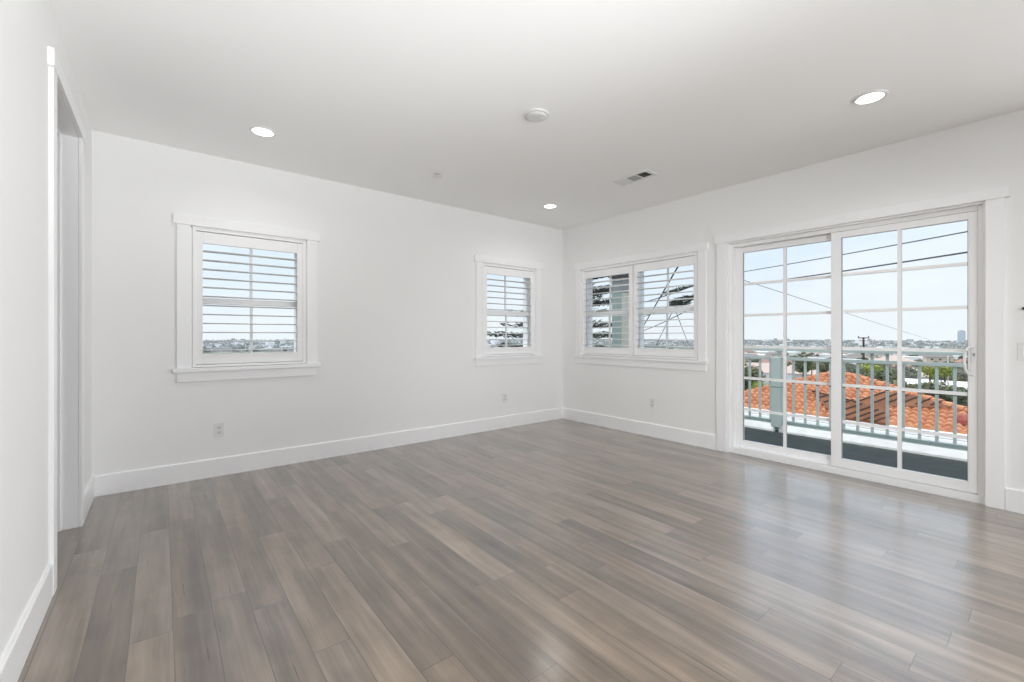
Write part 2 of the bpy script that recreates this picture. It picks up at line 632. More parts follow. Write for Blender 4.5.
LOUVERS = [1.929 - 0.0765 * k for k in range(12)]


def shutter_panel(root, xc, proto):
    """one hinged panel: stiles and rails, twelve blades; returns it for copying"""
    hw, oh, z0, z1 = 0.421, 0.366, 0.962, 2.080
    y0, y1 = 0.004, 0.032
    mb = MB()
    for s in (-1, 1):
        mb.box(s * oh, s * hw, y0, y1, z0, z1)
    mb.box(-oh, oh, y0, y1, 1.985, z1).box(-oh, oh, y0, y1, z0, 1.050)
    p = mb.build('panel', M_louver, root, 0.003)
    p.location = (xc, 0, 0)
    for z in LOUVERS:
        if proto[0] is None:
            lo = louver_mb(oh).build('louver', M_louver, p, smooth=True)
            proto[0] = lo
        else:
            lo = proto[0].copy()
            COL.objects.link(lo)
            lo.parent = p
        lo.location = (0, 0.018, z - 0.009)
        lo.rotation_euler = (math.radians(-2.0), 0, 0)
    for z in (1.12, 1.93):
        s = -1 if xc <= 0 else 1
        MB().lathe([(0.005, -0.035), (0.005, 0.035)], (s * (hw + 0.004), y0 - 0.003, z), 10).build('hinge', M_louver, p)
    return p


def make_shutter(label, loc, rz, centres, hwf):
    root = tag(empty('plantation_shutter', loc, rz), label, 'shutter', 'white plantation shutters')
    mb = MB()
    z0, z1 = HZ0 + 0.004, 2.106
    for s in (-1, 1):
        mb.box(s * (hwf - 0.024), s * hwf, -0.004, 0.05, z0, z1)
    mb.box(-hwf + 0.024, hwf - 0.024, -0.004, 0.05, 2.085, z1).box(-hwf + 0.024, hwf - 0.024, -0.004, 0.05, z0, 0.957)
    mb.build('shutter_frame', M_louver, root, 0.002)
    proto = [None]
    for c in centres:
        shutter_panel(root, c, proto)
    return root


make_shutter('white plantation shutter with open blades in the small window nearest the doorway', (WIN_A[0], WA - 0.004, 0), 0, [0.0], 0.438)
make_shutter('white plantation shutter with open blades in the small window next to the room corner', (WIN_A[1], WA - 0.004, 0), 0, [0.0], 0.438)
make_shutter('white two-panel plantation shutter in the wide window beside the sliding balcony door', (WB - 0.004, WIN_B, 0), -math.pi / 2, [-0.4275, 0.4275], 0.838)


# ------------------------------------------------------------------ sliding balcony door
dr = struct(empty('door_1', (WB, 1.23, 0)), 'white sliding glass balcony door with grids')
O = (WB, 1.23, 0)


def dpart(mb, name, m, parent=dr, bevel=0.002):
    """world-space boxes hung under the door empty (or a panel of it, which sits at the same origin)"""
    mb.v = [(p[0] - O[0], p[1] - O[1], p[2] - O[2]) for p in mb.v]
    return mb.build(name, m, parent, bevel)


mb = MB()
mb.box(WB - 0.02, WB, 2.140, 2.240, 0, 2.16).box(WB - 0.02, WB, 0.228, 0.320, 0, 2.16)
dpart(mb, 'casing', M_trim)
dpart(MB().box(WB - 0.026, WB, 0.207, 2.262, 2.16, 2.238), 'head_casing', M_trim)
mb = MB()
mb.box(WB, WB + 0.045, 2.125, 2.1415, 0, 2.16).box(WB, WB + 0.045, 0.3185, 0.332, 0, 2.16).box(WB, WB + 0.045, 0.332, 2.125, 2.145, 2.1615)
dpart(mb, 'jamb_liner', M_trim)
dpart(MB().box(WB - 0.012, WB + 0.0, 2.126, 2.1395, 0, 0.163), 'plinth', M_trim)
# fixed vinyl frame: jambs, head, stepped sill
mb = MB()
fx0, fx1 = WB + 0.045, WB + 0.17
mb.box(fx0, fx1, 2.095, 2.1415, -0.02, 2.16).box(fx0, fx1, 0.3185, 0.360, -0.02, 2.16)
mb.box(fx0, fx1, 0.360, 2.095, 2.112, 2.1615)
mb.box(fx0 - 0.012, fx1 + 0.02, 0.3185, 2.1415, -0.02, 0.052).box(fx0 + 0.052, fx0 + 0.060, 0.36, 2.095, 0.052, 0.068)
dpart(mb, 'door_frame', M_vinyl)


def sash(name, xa, xb, ya, yb, z0, z1, st, g0, g1, label):
    """stiles and rails round one big pane with a grid two wide and six high"""
    mb = MB()
    mb.box(xa, xb, ya, ya + st[0], z0, z1).box(xa, xb, yb - st[1], yb, z0, z1)
    mb.box(xa, xb, ya + st[0], yb - st[1], z0, g0).box(xa, xb, ya + st[0], yb - st[1], g1, z1)
    p = dpart(mb, name, M_vinyl, bevel=0.003)
    a, b = ya + st[0], yb - st[1]
    xm = (xa + xb) / 2
    gl = dpart(MB().box(xm - 0.003, xm + 0.003, a, b, g0, g1), 'pane', M_glass, p, 0)
    mb = MB()
    ym = (a + b) / 2
    mb.box(xm - 0.012, xm - 0.004, ym - 0.0125, ym + 0.0125, g0, g1).box(xm + 0.004, xm + 0.012, ym - 0.0125, ym + 0.0125, g0, g1)
    for k in range(1, 6):
        z = g0 + (g1 - g0) * k / 6
        mb.box(xm - 0.0112, xm - 0.004, a, b, z - 0.0125, z + 0.0125).box(xm + 0.004, xm + 0.0112, a, b, z - 0.0125, z + 0.0125)
    dpart(mb, 'grid_bar', M_vinyl, p, 0)
    mb = MB()
    e = 0.006
    mb.box(xa + 0.004, xm - 0.004, b - e, b, g0, g1).box(xa + 0.004, xm - 0.004, a, a + 0.003, g0, g1)
    dpart(mb, 'gasket', M_gasket, p, 0)
    return p


fixed = sash('fixed_panel', WB + 0.106, WB + 0.146, 1.190, 2.094, 0.069, 2.110, (0.068, 0.068), 0.125, 2.055, None)
slide = sash('sliding_panel', WB + 0.052, WB + 0.092, 0.361, 1.252, 0.058, 2.110, (0.050, 0.075), 0.132, 2.055, None)
# D-shaped pull on the lock stile
hz, hy, hx = 1.022, 0.386, WB + 0.052
pts = []
for k in range(13):
    a = math.pi * (k / 12 - 0.5)
    q = max(0.0, math.cos(a)) ** 0.6
    pts.append((hx - 0.006 - 0.034 * q, hy + 0.040 * q, hz + 0.10 * math.sin(a)))
mb = MB().tube(pts, 0.009, 10)
mb.box(hx - 0.006, hx, hy - 0.016, hy + 0.012, hz - 0.115, hz + 0.115)
mb.box(hx - 0.014, hx - 0.004, hy - 0.008, hy + 0.004, hz - 0.012, hz + 0.012)
h = dpart(mb, 'handle', M_clear, slide, 0.002)
dpart(MB().box(hx - 0.022, hx - 0.006, hy - 0.010, hy - 0.002, hz + 0.035, hz + 0.055), 'latch', M_shadow_metal, slide, 0.001)


# ------------------------------------------------------------------ open doorway in the left wall
d2 = struct(empty('door_2', (WL, 3.42, 0)), 'open white cased doorway in the left wall')
O = (WL, 3.42, 0)
mb = MB()
mb.box(WL, WL + 0.019, 2.908, 2.997, 0, 2.45).box(WL, WL + 0.019, 3.848, 3.938, 0, 2.45)
dpart(mb, 'casing', M_trim, d2)
dpart(MB().box(WL, WL + 0.024, 2.888, 3.958, 2.45, 2.532), 'head_casing', M_trim, d2)
mb = MB()
mb.box(WL - 0.124, WL - 0.001, 2.986, 3.000, 0, 2.46).box(WL - 0.124, WL - 0.001, 3.848, 3.861, 0, 2.46)
mb.box(WL - 0.124, WL - 0.001, 3.0, 3.848, 2.448, 2.461)
dpart(mb, 'jamb', M_trim, d2)
mb = MB()
mb.box(WL - 0.122, WL - 0.078, 3.836, 3.848, 0, 2.448).box(WL - 0.122, WL - 0.078, 3.0, 3.012, 0, 2.448).box(WL - 0.122, WL - 0.078, 3.012, 3.836, 2.436, 2.448)
dpart(mb, 'door_stop', M_trim, d2)


# ------------------------------------------------------------------ ceiling fittings
def downlight(x, y, label):
    r = tag(empty('recessed_downlight', (x, y, HC)), label, 'ceiling light', 'recessed downlights')
    MB().lathe([(0.090, 0.0), (0.090, -0.004), (0.084, -0.008), (0.074, -0.006), (0.072, 0.0)], (0, 0, 0), 48).build('trim_ring', M_plate, r, smooth=False)
    MB().lathe([(0.071, -0.0065), (0.045, -0.0085), (0.012, -0.0092), (0.0005, -0.0093)], (0, 0, 0), 48).build('lens', M_lens, r, smooth=True)
    area('downlight_lamp', (x, y, HC - 0.014), (0, 0, -1), 0.13, 0.13, 2.2, (1.0, 0.985, 0.965), math.radians(150), 'DISK')
    return r


downlight(0.592, 3.735, 'round recessed ceiling light above the small window nearest the doorway')
downlight(3.590, 3.760, 'round recessed ceiling light near the room corner above the small window')
downlight(3.558, 0.755, 'round recessed ceiling light in front of the sliding balcony door')
downlight(0.592, 0.755, 'round recessed ceiling light above the camera by the left wall')

r = tag(empty('smoke_detector', (2.03, 2.262, HC)), 'round white smoke detector at the middle of the ceiling', 'smoke detector')
MB().lathe([(0.086, 0.0), (0.086, -0.010), (0.080, -0.014), (0.076, -0.014)], (0, 0, 0), 48).build('base_ring', M_socket, r)
MB().lathe([(0.070, -0.010), (0.070, -0.018), (0.062, -0.025), (0.040, -0.029), (0.0005, -0.030)], (0, 0, 0), 48).build('cover', M_socket, r)
MB().lathe([(0.012, -0.0285), (0.012, -0.0320), (0.0005, -0.0325)], (0.022, -0.02, 0), 20).build('test_button', M_socket, r)

r = tag(empty('sprinkler_cover', (2.06, 3.705, HC)), 'small round white sprinkler cover plate on the ceiling', 'sprinkler')
MB().lathe([(0.030, 0.0), (0.030, -0.012)], (0, 0, 0), 32).build('collar', M_shadow_metal, r)
MB().lathe([(0.044, -0.012), (0.044, -0.0155), (0.0005, -0.0165)], (0, 0, 0), 32).build('cover_plate', M_plate, r)

vx, vy = 3.585, 2.575
r = tag(empty('air_vent', (vx, vy, HC)), 'white three-way rectangular air register in the ceiling', 'vent')
mb = MB()
fw, fl_ = 0.092, 0.205
for a, b, c, d in wall_cells(-fw, fw, -fl_, fl_, [(-0.062, 0.062, -0.168 + k * 0.116, -0.064 + k * 0.116) for k in range(3)]):
    mb.box(a, b, c, d, -0.007, 0.0)
mb.build('frame', M_plate, r)
MB().box(-0.063, 0.063, -0.169, 0.169, -0.0012, -0.0002).build('duct_opening', M_slot, r)
for k in range(3):
    y0 = -0.168 + k * 0.116
    mb = MB()
    if k == 1:
        for j in range(7):
            x = -0.056 + j * 0.0187
            mb.prism([(x - 0.0055, -0.0015), (x + 0.0035, -0.0068), (x + 0.0048, -0.0068), (x - 0.0042, -0.0015)], 1, y0, y0 + 0.104)
    else:
        s = 1 if k == 2 else -1
        for j in range(8):
            y = y0 + 0.008 + j * 0.0128
            mb.prism([(y - s * 0.0055, -0.0015), (y + s * 0.0045, -0.0068), (y + s * 0.0058, -0.0068), (y - s * 0.0042, -0.0015)], 0, -0.062, 0.062)
    o = mb.build('vanes', (M_shadow_metal, mat('mid_shade_vane', (0.42, 0.42, 0.42), 0.5), M_plate)[k], r)  # each section's shade is put into its vane colour


# ------------------------------------------------------------------ outlets and switch
def outlet(loc, rz, label):
    r = tag(empty('wall_outlet', loc, rz), label, 'outlet', 'white wall outlets')
    MB().box(-0.037, 0.037, -0.006, 0.0, -0.060, 0.060).build('cover_plate', M_plate, r, 0.002)
    for z in (-0.021, 0.021):
        mb = MB()
        mb.box(-0.017, 0.017, -0.0085, -0.0055, z - 0.0145, z + 0.0145)
        f = mb.build('socket', M_socket, r, 0.002)
        mb = MB()
        mb.box(-0.0085, -0.006, -0.0092, -0.0084, z - 0.003, z + 0.007).box(0.006, 0.0085, -0.0092, -0.0084, z - 0.003, z + 0.006)
        mb.box(-0.0025, 0.0025, -0.0092, -0.0084, z - 0.0105, z - 0.006)
        mb.build('slots', M_slot, f)
    MB().lathe([(0.003, -0.0068), (0.003, -0.0055)], (0, 0, 0), 10, 1).build('screw', M_socket, r)
    return r


outlet((0.385, WA, 0.395), 0, 'white wall outlet below the small window nearest the doorway')
outlet((3.495, WA, 0.395), 0, 'white wall outlet below the small window next to the room corner')
outlet((WB, 3.016, 0.398), -math.pi / 2, 'white wall outlet below the wide twin window')

r = tag(empty('light_switch', (WB, 0.132, 1.096), -math.pi / 2), 'white rocker light switch beside the sliding balcony door', 'light switch')
MB().box(-0.040, 0.040, -0.006, 0.0, -0.060, 0.060).build('cover_plate', M_plate, r, 0.002)
MB().prism([(-0.0055, -0.033), (-0.012, 0.033), (-0.0055, 0.033)], 0, -0.0165, 0.0165).build('rocker', M_trim, r, 0.001)
r = tag(empty('wall_hook', (WB, 0.140, 1.388), 0), 'small black hook on the wall above the light switch', 'hook')
MB().lathe([(0.006, 0.0), (0.006, -0.016), (0.011, -0.018), (0.011, -0.026), (0.0005, -0.028)], (0, 0, 0), 20, 0).build('tip', M_black, r)
MB().lathe([(0.010, 0.0), (0.010, -0.004)], (0, 0, 0), 20, 0).build('base', M_black, r)


# ------------------------------------------------------------------ balcony
XR = 6.25                                                     # line of the railing
BY0, BY1 = -1.2, 5.1
mb = MB().box(WB + TW + 0.02, XR - 0.085, BY0, BY1, -0.22, -0.035)
struct(mb.build('balcony_floor', M_deck), 'dark grey coated balcony floor')
mb = MB().prism([(XR - 0.085, -0.35), (XR - 0.085, -0.012), (XR - 0.045, 0.058), (XR + 0.12, 0.058), (XR + 0.12, -0.35)], 1, BY0, BY1)
mb.v = [(p[0], p[1], p[2]) for p in mb.v]
struct(mb.build('trim_1', M_curb, None, 0.004), 'white curb along the balcony edge')

r = tag(empty('balcony_railing', (XR, 1.2, 0.058)), 'sage green balcony railing with square balusters beyond the sliding door', 'railing')
O = (XR, 1.2, 0.058)
dpart(MB().box(XR - 0.045, XR + 0.045, BY0, BY1, 1.004, 1.036), 'top_rail', M_sage, r)
dpart(MB().box(XR - 0.025, XR + 0.025, BY0, BY1, 0.888, 0.926), 'mid_rail', M_sage, r)
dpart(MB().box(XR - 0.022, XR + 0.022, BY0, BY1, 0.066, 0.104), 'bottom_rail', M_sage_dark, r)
bal = None
posts = (2.258, -0.35)
k = -13
while True:
    y = 0.649 + 0.1315 * k
    k += 1
    if y > BY1 - 0.05:
        break
    if y < BY0 + 0.05 or any(abs(y - p) < 0.085 for p in posts):
        continue
    if bal is None:
        mb = MB().box(-0.0125, 0.0125, -0.0125, 0.0125, 0.100 - 0.058, 0.890 - 0.058)
        bal = mb.build('baluster', M_sage, r, 0.001)
        q = MB().box(-0.0165, 0.0165, -0.0165, 0.0165, 0.535, 0.565)
        kn = q.build('collar', M_knuckle, bal, 0.004)
        b = bal
    else:
        b = bal.copy()
        COL.objects.link(b)
        b.parent = r
        c = kn.copy()
        COL.objects.link(c)
        c.parent = b
    b.location = (0, y - 1.2, 0)
for y in (2.258, 1.307, 1.175, -0.35, 3.8):
    dpart(MB().box(XR - 0.0125, XR + 0.0125, y - 0.0125, y + 0.0125, 0.925, 1.005), 'stub', M_sage, r, 0)
for y in posts:
    mb = MB().box(XR - 0.115, XR - 0.023, y - 0.055, y + 0.055, 0.03, 0.925)
    p = dpart(mb, 'post', M_sage, r, 0.004)
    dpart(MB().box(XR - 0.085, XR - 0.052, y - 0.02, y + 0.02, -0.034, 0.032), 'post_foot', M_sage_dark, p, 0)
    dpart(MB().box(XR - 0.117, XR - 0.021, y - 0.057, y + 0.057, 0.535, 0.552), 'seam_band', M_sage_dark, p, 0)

r = tag(empty('balcony_column', (5.85, 4.35, -0.035)), 'sage and beige clad column standing at the end of the balcony', 'column')
O = (5.85, 4.35, -0.035)
dpart(MB().box(5.61, 6.09, 4.262, 4.45, -0.034, 1.87), 'shaft', mat('grey_green_cladding', (0.22, 0.29, 0.27), 0.7, 0.3, noise=(3, (0.27, 0.33, 0.30))), r)
dpart(MB().box(5.61, 6.09, 4.25, 4.262, -0.034, 1.87), 'face_board', mat('beige_face_board', (0.50, 0.48, 0.41), 0.7), r)
dpart(MB().box(5.61, 6.09, 4.25, 4.45, 1.87, 2.12), 'shade_band', mat('shade_grey_cladding', (0.20, 0.22, 0.22), 0.7), r)  # grey band: shading below the soffit put into the colour
dpart(MB().box(5.57, 6.13, 4.21, 4.49, 2.12, 2.20), 'collar', mat('soffit_shade', (0.05, 0.05, 0.05), 0.8), r)  # dark band stands in for soffit shade
dpart(MB().box(5.61, 6.09, 4.25, 4.45, 2.20, 2.85), 'upper_shaft', mat('dark_grey_cladding', (0.13, 0.14, 0.14), 0.7), r)


# ------------------------------------------------------------------ tiled house below the balcony
EX, EZ, SL = 22.0, -2.30, 0.33


def tile_slope(poly, zf, ax, name, m, parent, step=0.33, col=0.26):
    """barrel tiles as real relief over a plan polygon; ax = 0 when the courses climb along x, 1 along y"""
    def inside(x, y):
        c = False
        n = len(poly)
        for i in range(n):
            (x1, y1), (x2, y2) = poly[i], poly[(i + 1) % n]
            if (y1 > y) != (y2 > y) and x < (x2 - x1) * (y - y1) / (y2 - y1) + x1:
                c = not c
        return c
    xs = [p[0] for p in poly]
    ys = [p[1] for p in poly]
    mb = MB()
    up0, up1 = (min(xs), max(xs)) if ax == 0 else (min(ys), max(ys))
    cr0, cr1 = (min(ys), max(ys)) if ax == 0 else (min(xs), max(xs))
    nr = int((up1 - up0) / step) + 1
    nc = int((cr1 - cr0) / (col / 4)) + 1
    for i in range(nr):
        for j in range(nc):
            a0, a1 = up0 + i * step, up0 + (i + 1) * step + 0.03
            b0, b1 = cr0 + j * col / 4, cr0 + (j + 1) * col / 4
            ca, cb = (a0 + a1) / 2, (b0 + b1) / 2
            px, py = (ca, cb) if ax == 0 else (cb, ca)
            if not inside(px, py):
                continue
            vs = []
            for (a, b, lift) in ((a0, b0, 0.095), (a0, b1, 0.095), (a1, b1, 0.01), (a1, b0, 0.01), (a0, b0, -0.03), (a0, b1, -0.03)):
                ph = abs(math.sin(math.pi * (b - cr0) / col))
                x, y = (a, b) if ax == 0 else (b, a)
                vs.append((x, y, zf(x, y) + lift + 0.085 * ph * (1 if lift > 0 else 0)))
            mb._add(vs, [(0, 1, 2, 3), (4, 5, 1, 0)])
    return mb.build(name, m, parent)


hs = tag(empty('tiled_house', (EX + 4, 4, -6.5)), 'house with a bright terracotta tiled hip roof beyond the balcony railing', 'house')
O = (EX + 4, 4, -6.5)


def under(o):
    o.parent = hs
    o.matrix_parent_inverse = Matrix.Translation(-Vector(O))
    return o


front = lambda x, y: EZ + SL * (x - EX)
under(tile_slope([(22, 11.3), (26.4, 7.3), (26.4, 6.2), (22, -0.5)], front, 0, 'roof_slope', M_tile, None))
mb = MB()
zr = front(26.4, 0)
mb.poly([(22.05, 11.3, EZ - 0.05), (22.05, -0.5, EZ - 0.05), (26.4, 6.2, zr - 0.05), (26.4, 7.3, zr - 0.05)], 0.12)
mb.poly([(26.4, 7.3, zr - 0.05), (26.4, 6.2, zr - 0.05), (27.0, 4.6, EZ - 0.5), (31.4, 4.6, EZ - 0.5), (31.4, 11.3, EZ - 0.5)], 0.12)
mb.poly([(22.05, 11.3, EZ - 0.05), (26.4, 7.3, zr - 0.05), (31.4, 11.3, EZ - 0.5)], 0.12)
mb.poly([(22.05, -0.5, EZ - 0.05), (27.0, 4.6, EZ - 0.5), (26.4, 6.2, zr - 0.05)], 0.12)
under(mb.build('roof_deck', M_tile_brown))
# ridge and hip caps
for a, b in (((26.4, 7.3, zr), (26.4, 6.2, zr)), ((22, 11.3, EZ), (26.4, 7.3, zr)), ((22, -0.5, EZ), (26.4, 6.2, zr))):
    a, b = Vector(a), Vector(b)
    n = max(3, int((b - a).length / 0.4))
    mb = MB()
    for i in range(n):
        p, q = a.lerp(b, i / n), a.lerp(b, (i + 1.08) / n)
        mb.tube([p + Vector((0, 0, 0.10)), q + Vector((0, 0, 0.07))], [0.14, 0.11], 8)
    under(mb.build('ridge_cap', M_tile))
# the browner stretch with open diagonal joints, one step above the rest


def on_plane(u, v, lift):
    r, d = (u - 512) / FPX, (v - HOR) / FPX
    s, c = math.sin(TH), math.cos(TH)
    kx = s + r * c
    D = (EYE - EZ - lift + SL * EX) / (d + SL * kx)
    return Vector((D * kx, D * (c - r * s), EYE - d * D))


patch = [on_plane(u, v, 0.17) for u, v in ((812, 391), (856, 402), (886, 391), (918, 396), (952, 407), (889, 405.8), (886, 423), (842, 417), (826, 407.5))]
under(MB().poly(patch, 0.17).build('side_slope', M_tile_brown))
mb = MB()
for (u0, v0), (u1, v1) in (((819, 397.5), (829, 394.6)), ((824, 402), (843, 396.5)), ((833, 405.5), (853, 399.5)), ((841, 410.5), (862, 403.5)), ((846, 415.2), (872, 406)), ((854, 418), (878, 409.5)), ((864, 419.5), (884, 412.4)), ((874, 421.2), (885, 417.4)),
                           ((860, 400.5), (885, 391.6)), ((874, 402.5), (898, 392.8)), ((888, 402.5), (908, 394.6)), ((901, 403), (919, 396.2)), ((916, 404), (930, 398.6)), ((931, 404.8), (941, 401)),
                           ((846, 399), (857, 402.2)), ((812, 390.8), (834, 396.4))):
    a, b = on_plane(u0, v0, 0.19), on_plane(u1, v1, 0.19)
    mb.tube([a, b], 0.036, 6)
under(mb.build('open_joint', M_groove))
mb = MB().lathe([(0.34, 0.0), (0.32, 0.16), (0.22, 0.30), (0.0005, 0.36)], tuple(on_plane(968, 424, 0.0)), 20)
under(mb.build('roof_vent', mat('dark_red_vent', (0.25, 0.045, 0.03), 0.6)))
mb = MB().box(EX - 0.16, EX + 0.05, -0.7, 11.5, EZ - 0.20, EZ + 0.03)
under(mb.build('gutter', M_eave, None, 0.02))
mb = MB().box(EX + 0.5, EX + 0.8, 0.4, 10.8, -6.5, EZ - 0.05).box(EX + 0.8, 30.5, 5.0, 10.8, -6.5, EZ - 0.65)
under(mb.build('wall', M_stucco))

# white diamond lattice screen in front of the house
r = tag(empty('lattice_fence', (20.6, 5, -6.2)), 'white diamond lattice fence below the tiled roof edge', 'fence')
O = (20.6, 5, -6.2)
LT, LB = -2.40, -4.0
mb = MB()
t = 0.03
hgt = LT - LB
y = -2.0
pitch = 0.25
while y < 13:
    for s in (1, -1):
        a, b = y, y + s * hgt
        w = t * 1.5
        x = 20.58 if s > 0 else 20.61
        mb._add([(x, a - w, LB), (x, a + w, LB), (x, b + w, LT), (x, b - w, LT), (x + .02, a - w, LB), (x + .02, a + w, LB), (x + .02, b + w, LT), (x + .02, b - w, LT)],
                [(0, 1, 2, 3), (7, 6, 5, 4), (0, 4, 5, 1), (1, 5, 6, 2), (2, 6, 7, 3), (3, 7, 4, 0)])
    y += pitch
dpart(mb, 'lattice', M_lattice, r, 0)
dpart(MB().box(20.56, 20.66, -4, 15, LT, LT + 0.09).box(20.56, 20.66, -4, 15, LB - 0.1, LB), 'rail', M_lattice, r, 0)
for y in (-3.5, 0.2, 3.9, 7.6, 11.3):
    dpart(MB().box(20.64, 20.74, y - 0.05, y + 0.05, -6.2, LT + 0.05), 'post', M_lattice, r, 0)


# ------------------------------------------------------------------ the slope, the plain and the far city
PROF = [(0, -6.5), (30, -6.8), (60, -7.6), (110, -9.5), (220, -14.5), (420, -20.5), (1000, -29.5), (3000, -39.5), (4700, -45.0)]


def ground(x, y):
    d = math.hypot(x, y)
    for (a, za), (b, zb) in zip(PROF[:-1], PROF[1:]):
        if d <= b:
            return za + (zb - za) * (d - a) / (b - a)
    return PROF[-1][1]


rad = [5, 15, 30, 60, 90, 130, 180, 260, 360, 500, 700, 1000, 1500, 2200, 3200, 4700]
vs, fs = [], []
NA = 60
for d in rad:
    for k in range(NA + 1):
        a = math.radians(-50 + 200 * k / NA)
        x, y = d * math.cos(a), d * math.sin(a)
        vs.append((x, y, ground(x, y)))
for i in range(len(rad) - 1):
    for k in range(NA):
        q = i * (NA + 1) + k
        fs.append((q, q + 1, q + NA + 2, q + NA + 1))
m = bpy.data.materials.new('scrub_and_streets')
m.use_nodes = True
n, l = m.node_tree.nodes, m.node_tree.links
b = n['Principled BSDF']
b.inputs['Roughness'].default_value = 0.95
b.inputs['Specular IOR Level'].default_value = 0.1
t = n.new('ShaderNodeTexCoord')
vo = n.new('ShaderNodeTexVoronoi')
vo.inputs['Scale'].default_value = 0.035
n2 = n.new('ShaderNodeTexNoise')
n2.inputs['Scale'].default_value = 0.02
n2.inputs['Detail'].default_value = 8
l.new(t.outputs['Object'], vo.inputs['Vector'])
l.new(t.outputs['Object'], n2.inputs['Vector'])
rc = n.new('ShaderNodeValToRGB')
e = rc.color_ramp.elements
e[0].position, e[0].color = 0.3, (0.12, 0.135, 0.09, 1)
e[1].position, e[1].color = 0.75, (0.32, 0.29, 0.25, 1)
for p, c in ((0.45, (0.15, 0.16, 0.11, 1)), (0.58, (0.26, 0.25, 0.24, 1))):
    q = e.new(p)
    q.color = c
mxx = n.new('ShaderNodeMath')
mxx.operation = 'ADD'
sc = n.new('ShaderNodeSeparateColor')
l.new(vo.outputs['Color'], sc.inputs[0])
mm = n.new('ShaderNodeMath')
mm.operation = 'MULTIPLY_ADD'
l.new(sc.outputs[0], mm.inputs[0])
mm.inputs[1].default_value = 0.4
mm.inputs[2].default_value = -0.2
l.new(mm.outputs[0], mxx.inputs[0])
l.new(n2.outputs[0], mxx.inputs[1])
l.new(mxx.outputs[0], rc.inputs[0])
l.new(rc.outputs[0], b.inputs['Base Color'])
mb = MB()
mb.v, mb.f = vs, fs
struct(mb.build('ground', m, None, 0, True), 'scrubby hillside falling to the built-up plain')

rnd = random.Random(11)


def polar(bear, d):
    """bearing in degrees measured from +Y towards +X"""
    a = math.radians(bear)
    x, y = d * math.sin(a), d * math.cos(a)
    return x, y, ground(x, y)


# houses: one of each kind with its parts, then copies
def house_proto(i, w, d, h, roof_h, wall, roof):
    r = empty('house')
    MB().box(-w / 2, w / 2, -d / 2, d / 2, -2.0, h).build('wall', wall, r)
    o = 0.5
    if roof_h > 0.6:
        mb = MB()
        mb._add([(-w / 2 - o, -d / 2 - o, h - 0.1), (w / 2 + o, -d / 2 - o, h - 0.1), (w / 2 + o, d / 2 + o, h - 0.1), (-w / 2 - o, d / 2 + o, h - 0.1), (-w / 4, 0, h + roof_h), (w / 4, 0, h + roof_h)],
                [(0, 1, 5, 4), (1, 2, 5), (2, 3, 4, 5), (3, 0, 4), (3, 2, 1, 0)])
    else:
        mb = MB().box(-w / 2 - 0.3, w / 2 + 0.3, -d / 2 - 0.3, d / 2 + 0.3, h, h + roof_h)
    mb.build('roof', roof, r)
    for s in (-1, 1):
        for x in (-w * 0.3, 0.0, w * 0.3):
            MB().box(x - 0.6, x + 0.6, s * d / 2 - 0.04, s * d / 2 + 0.04, 0.9, 2.0).build('window', M_pane_dark, r)
    return r


HP = [(house_proto(0, 15, 10, 2.4, 2.2, HWALL[0], HROOF[0]), 'far house with a pale pinkish hip roof among the trees below'),
      (house_proto(1, 13, 9, 3.2, 2.2, HWALL[1], HROOF[1]), 'far tan house with a grey hip roof among the trees below'),
      (house_proto(2, 24, 13, 4.2, 0.35, HWALL[0], HROOF[2]), 'far low white flat-roofed building on the plain below'),
      (house_proto(3, 14, 10, 3.0, 2.4, HWALL[2], HROOF[3]), 'far grey house with a brown hip roof among the trees below')]
used = set()
spots = []
placed_h = [(757, 371, 120), (806, 373, 132), (914, 375, 132), (774, 364, 170), (962, 385, 84), (833, 359, 240), (748, 360, 210), (893, 362, 200), (938, 358, 290)]
fixed_kind = [0, 0, 0, 3, 2, 2, 1, 0, 1]
for i in range(190):
    if i < len(placed_h):
        p = pix(*placed_h[i])
        kind = fixed_kind[i]
    else:
        bear = 38.69 + rnd.uniform(24.5, 50)
        d = 170 * (820 / 170) ** rnd.random()
        kind = rnd.choice([0, 1, 1, 2, 2, 3, 3])
    if i < len(placed_h):
        x, y, z = p.x, p.y, p.z - (2.3 if kind != 2 else 4.4)
    else:
        x, y, z = polar(bear, d)
        if any((x - a) ** 2 + (y - c) ** 2 < 22 ** 2 for a, c in spots):
            continue
    spots.append((x, y))
    pr, lab = HP[kind]
    o = pr if kind not in used else copy_tree(pr)
    used.add(kind)
    o.location = (x, y, z)
    o.rotation_euler = (0, 0, math.radians(rnd.choice([0, 90]) * (i >= len(placed_h)) + rnd.uniform(-20, 20) - 75))
    tag(o, lab, 'house', ['pale hip-roofed far houses', 'tan far houses', 'flat-roofed far buildings', 'brown-roofed far houses'][kind])


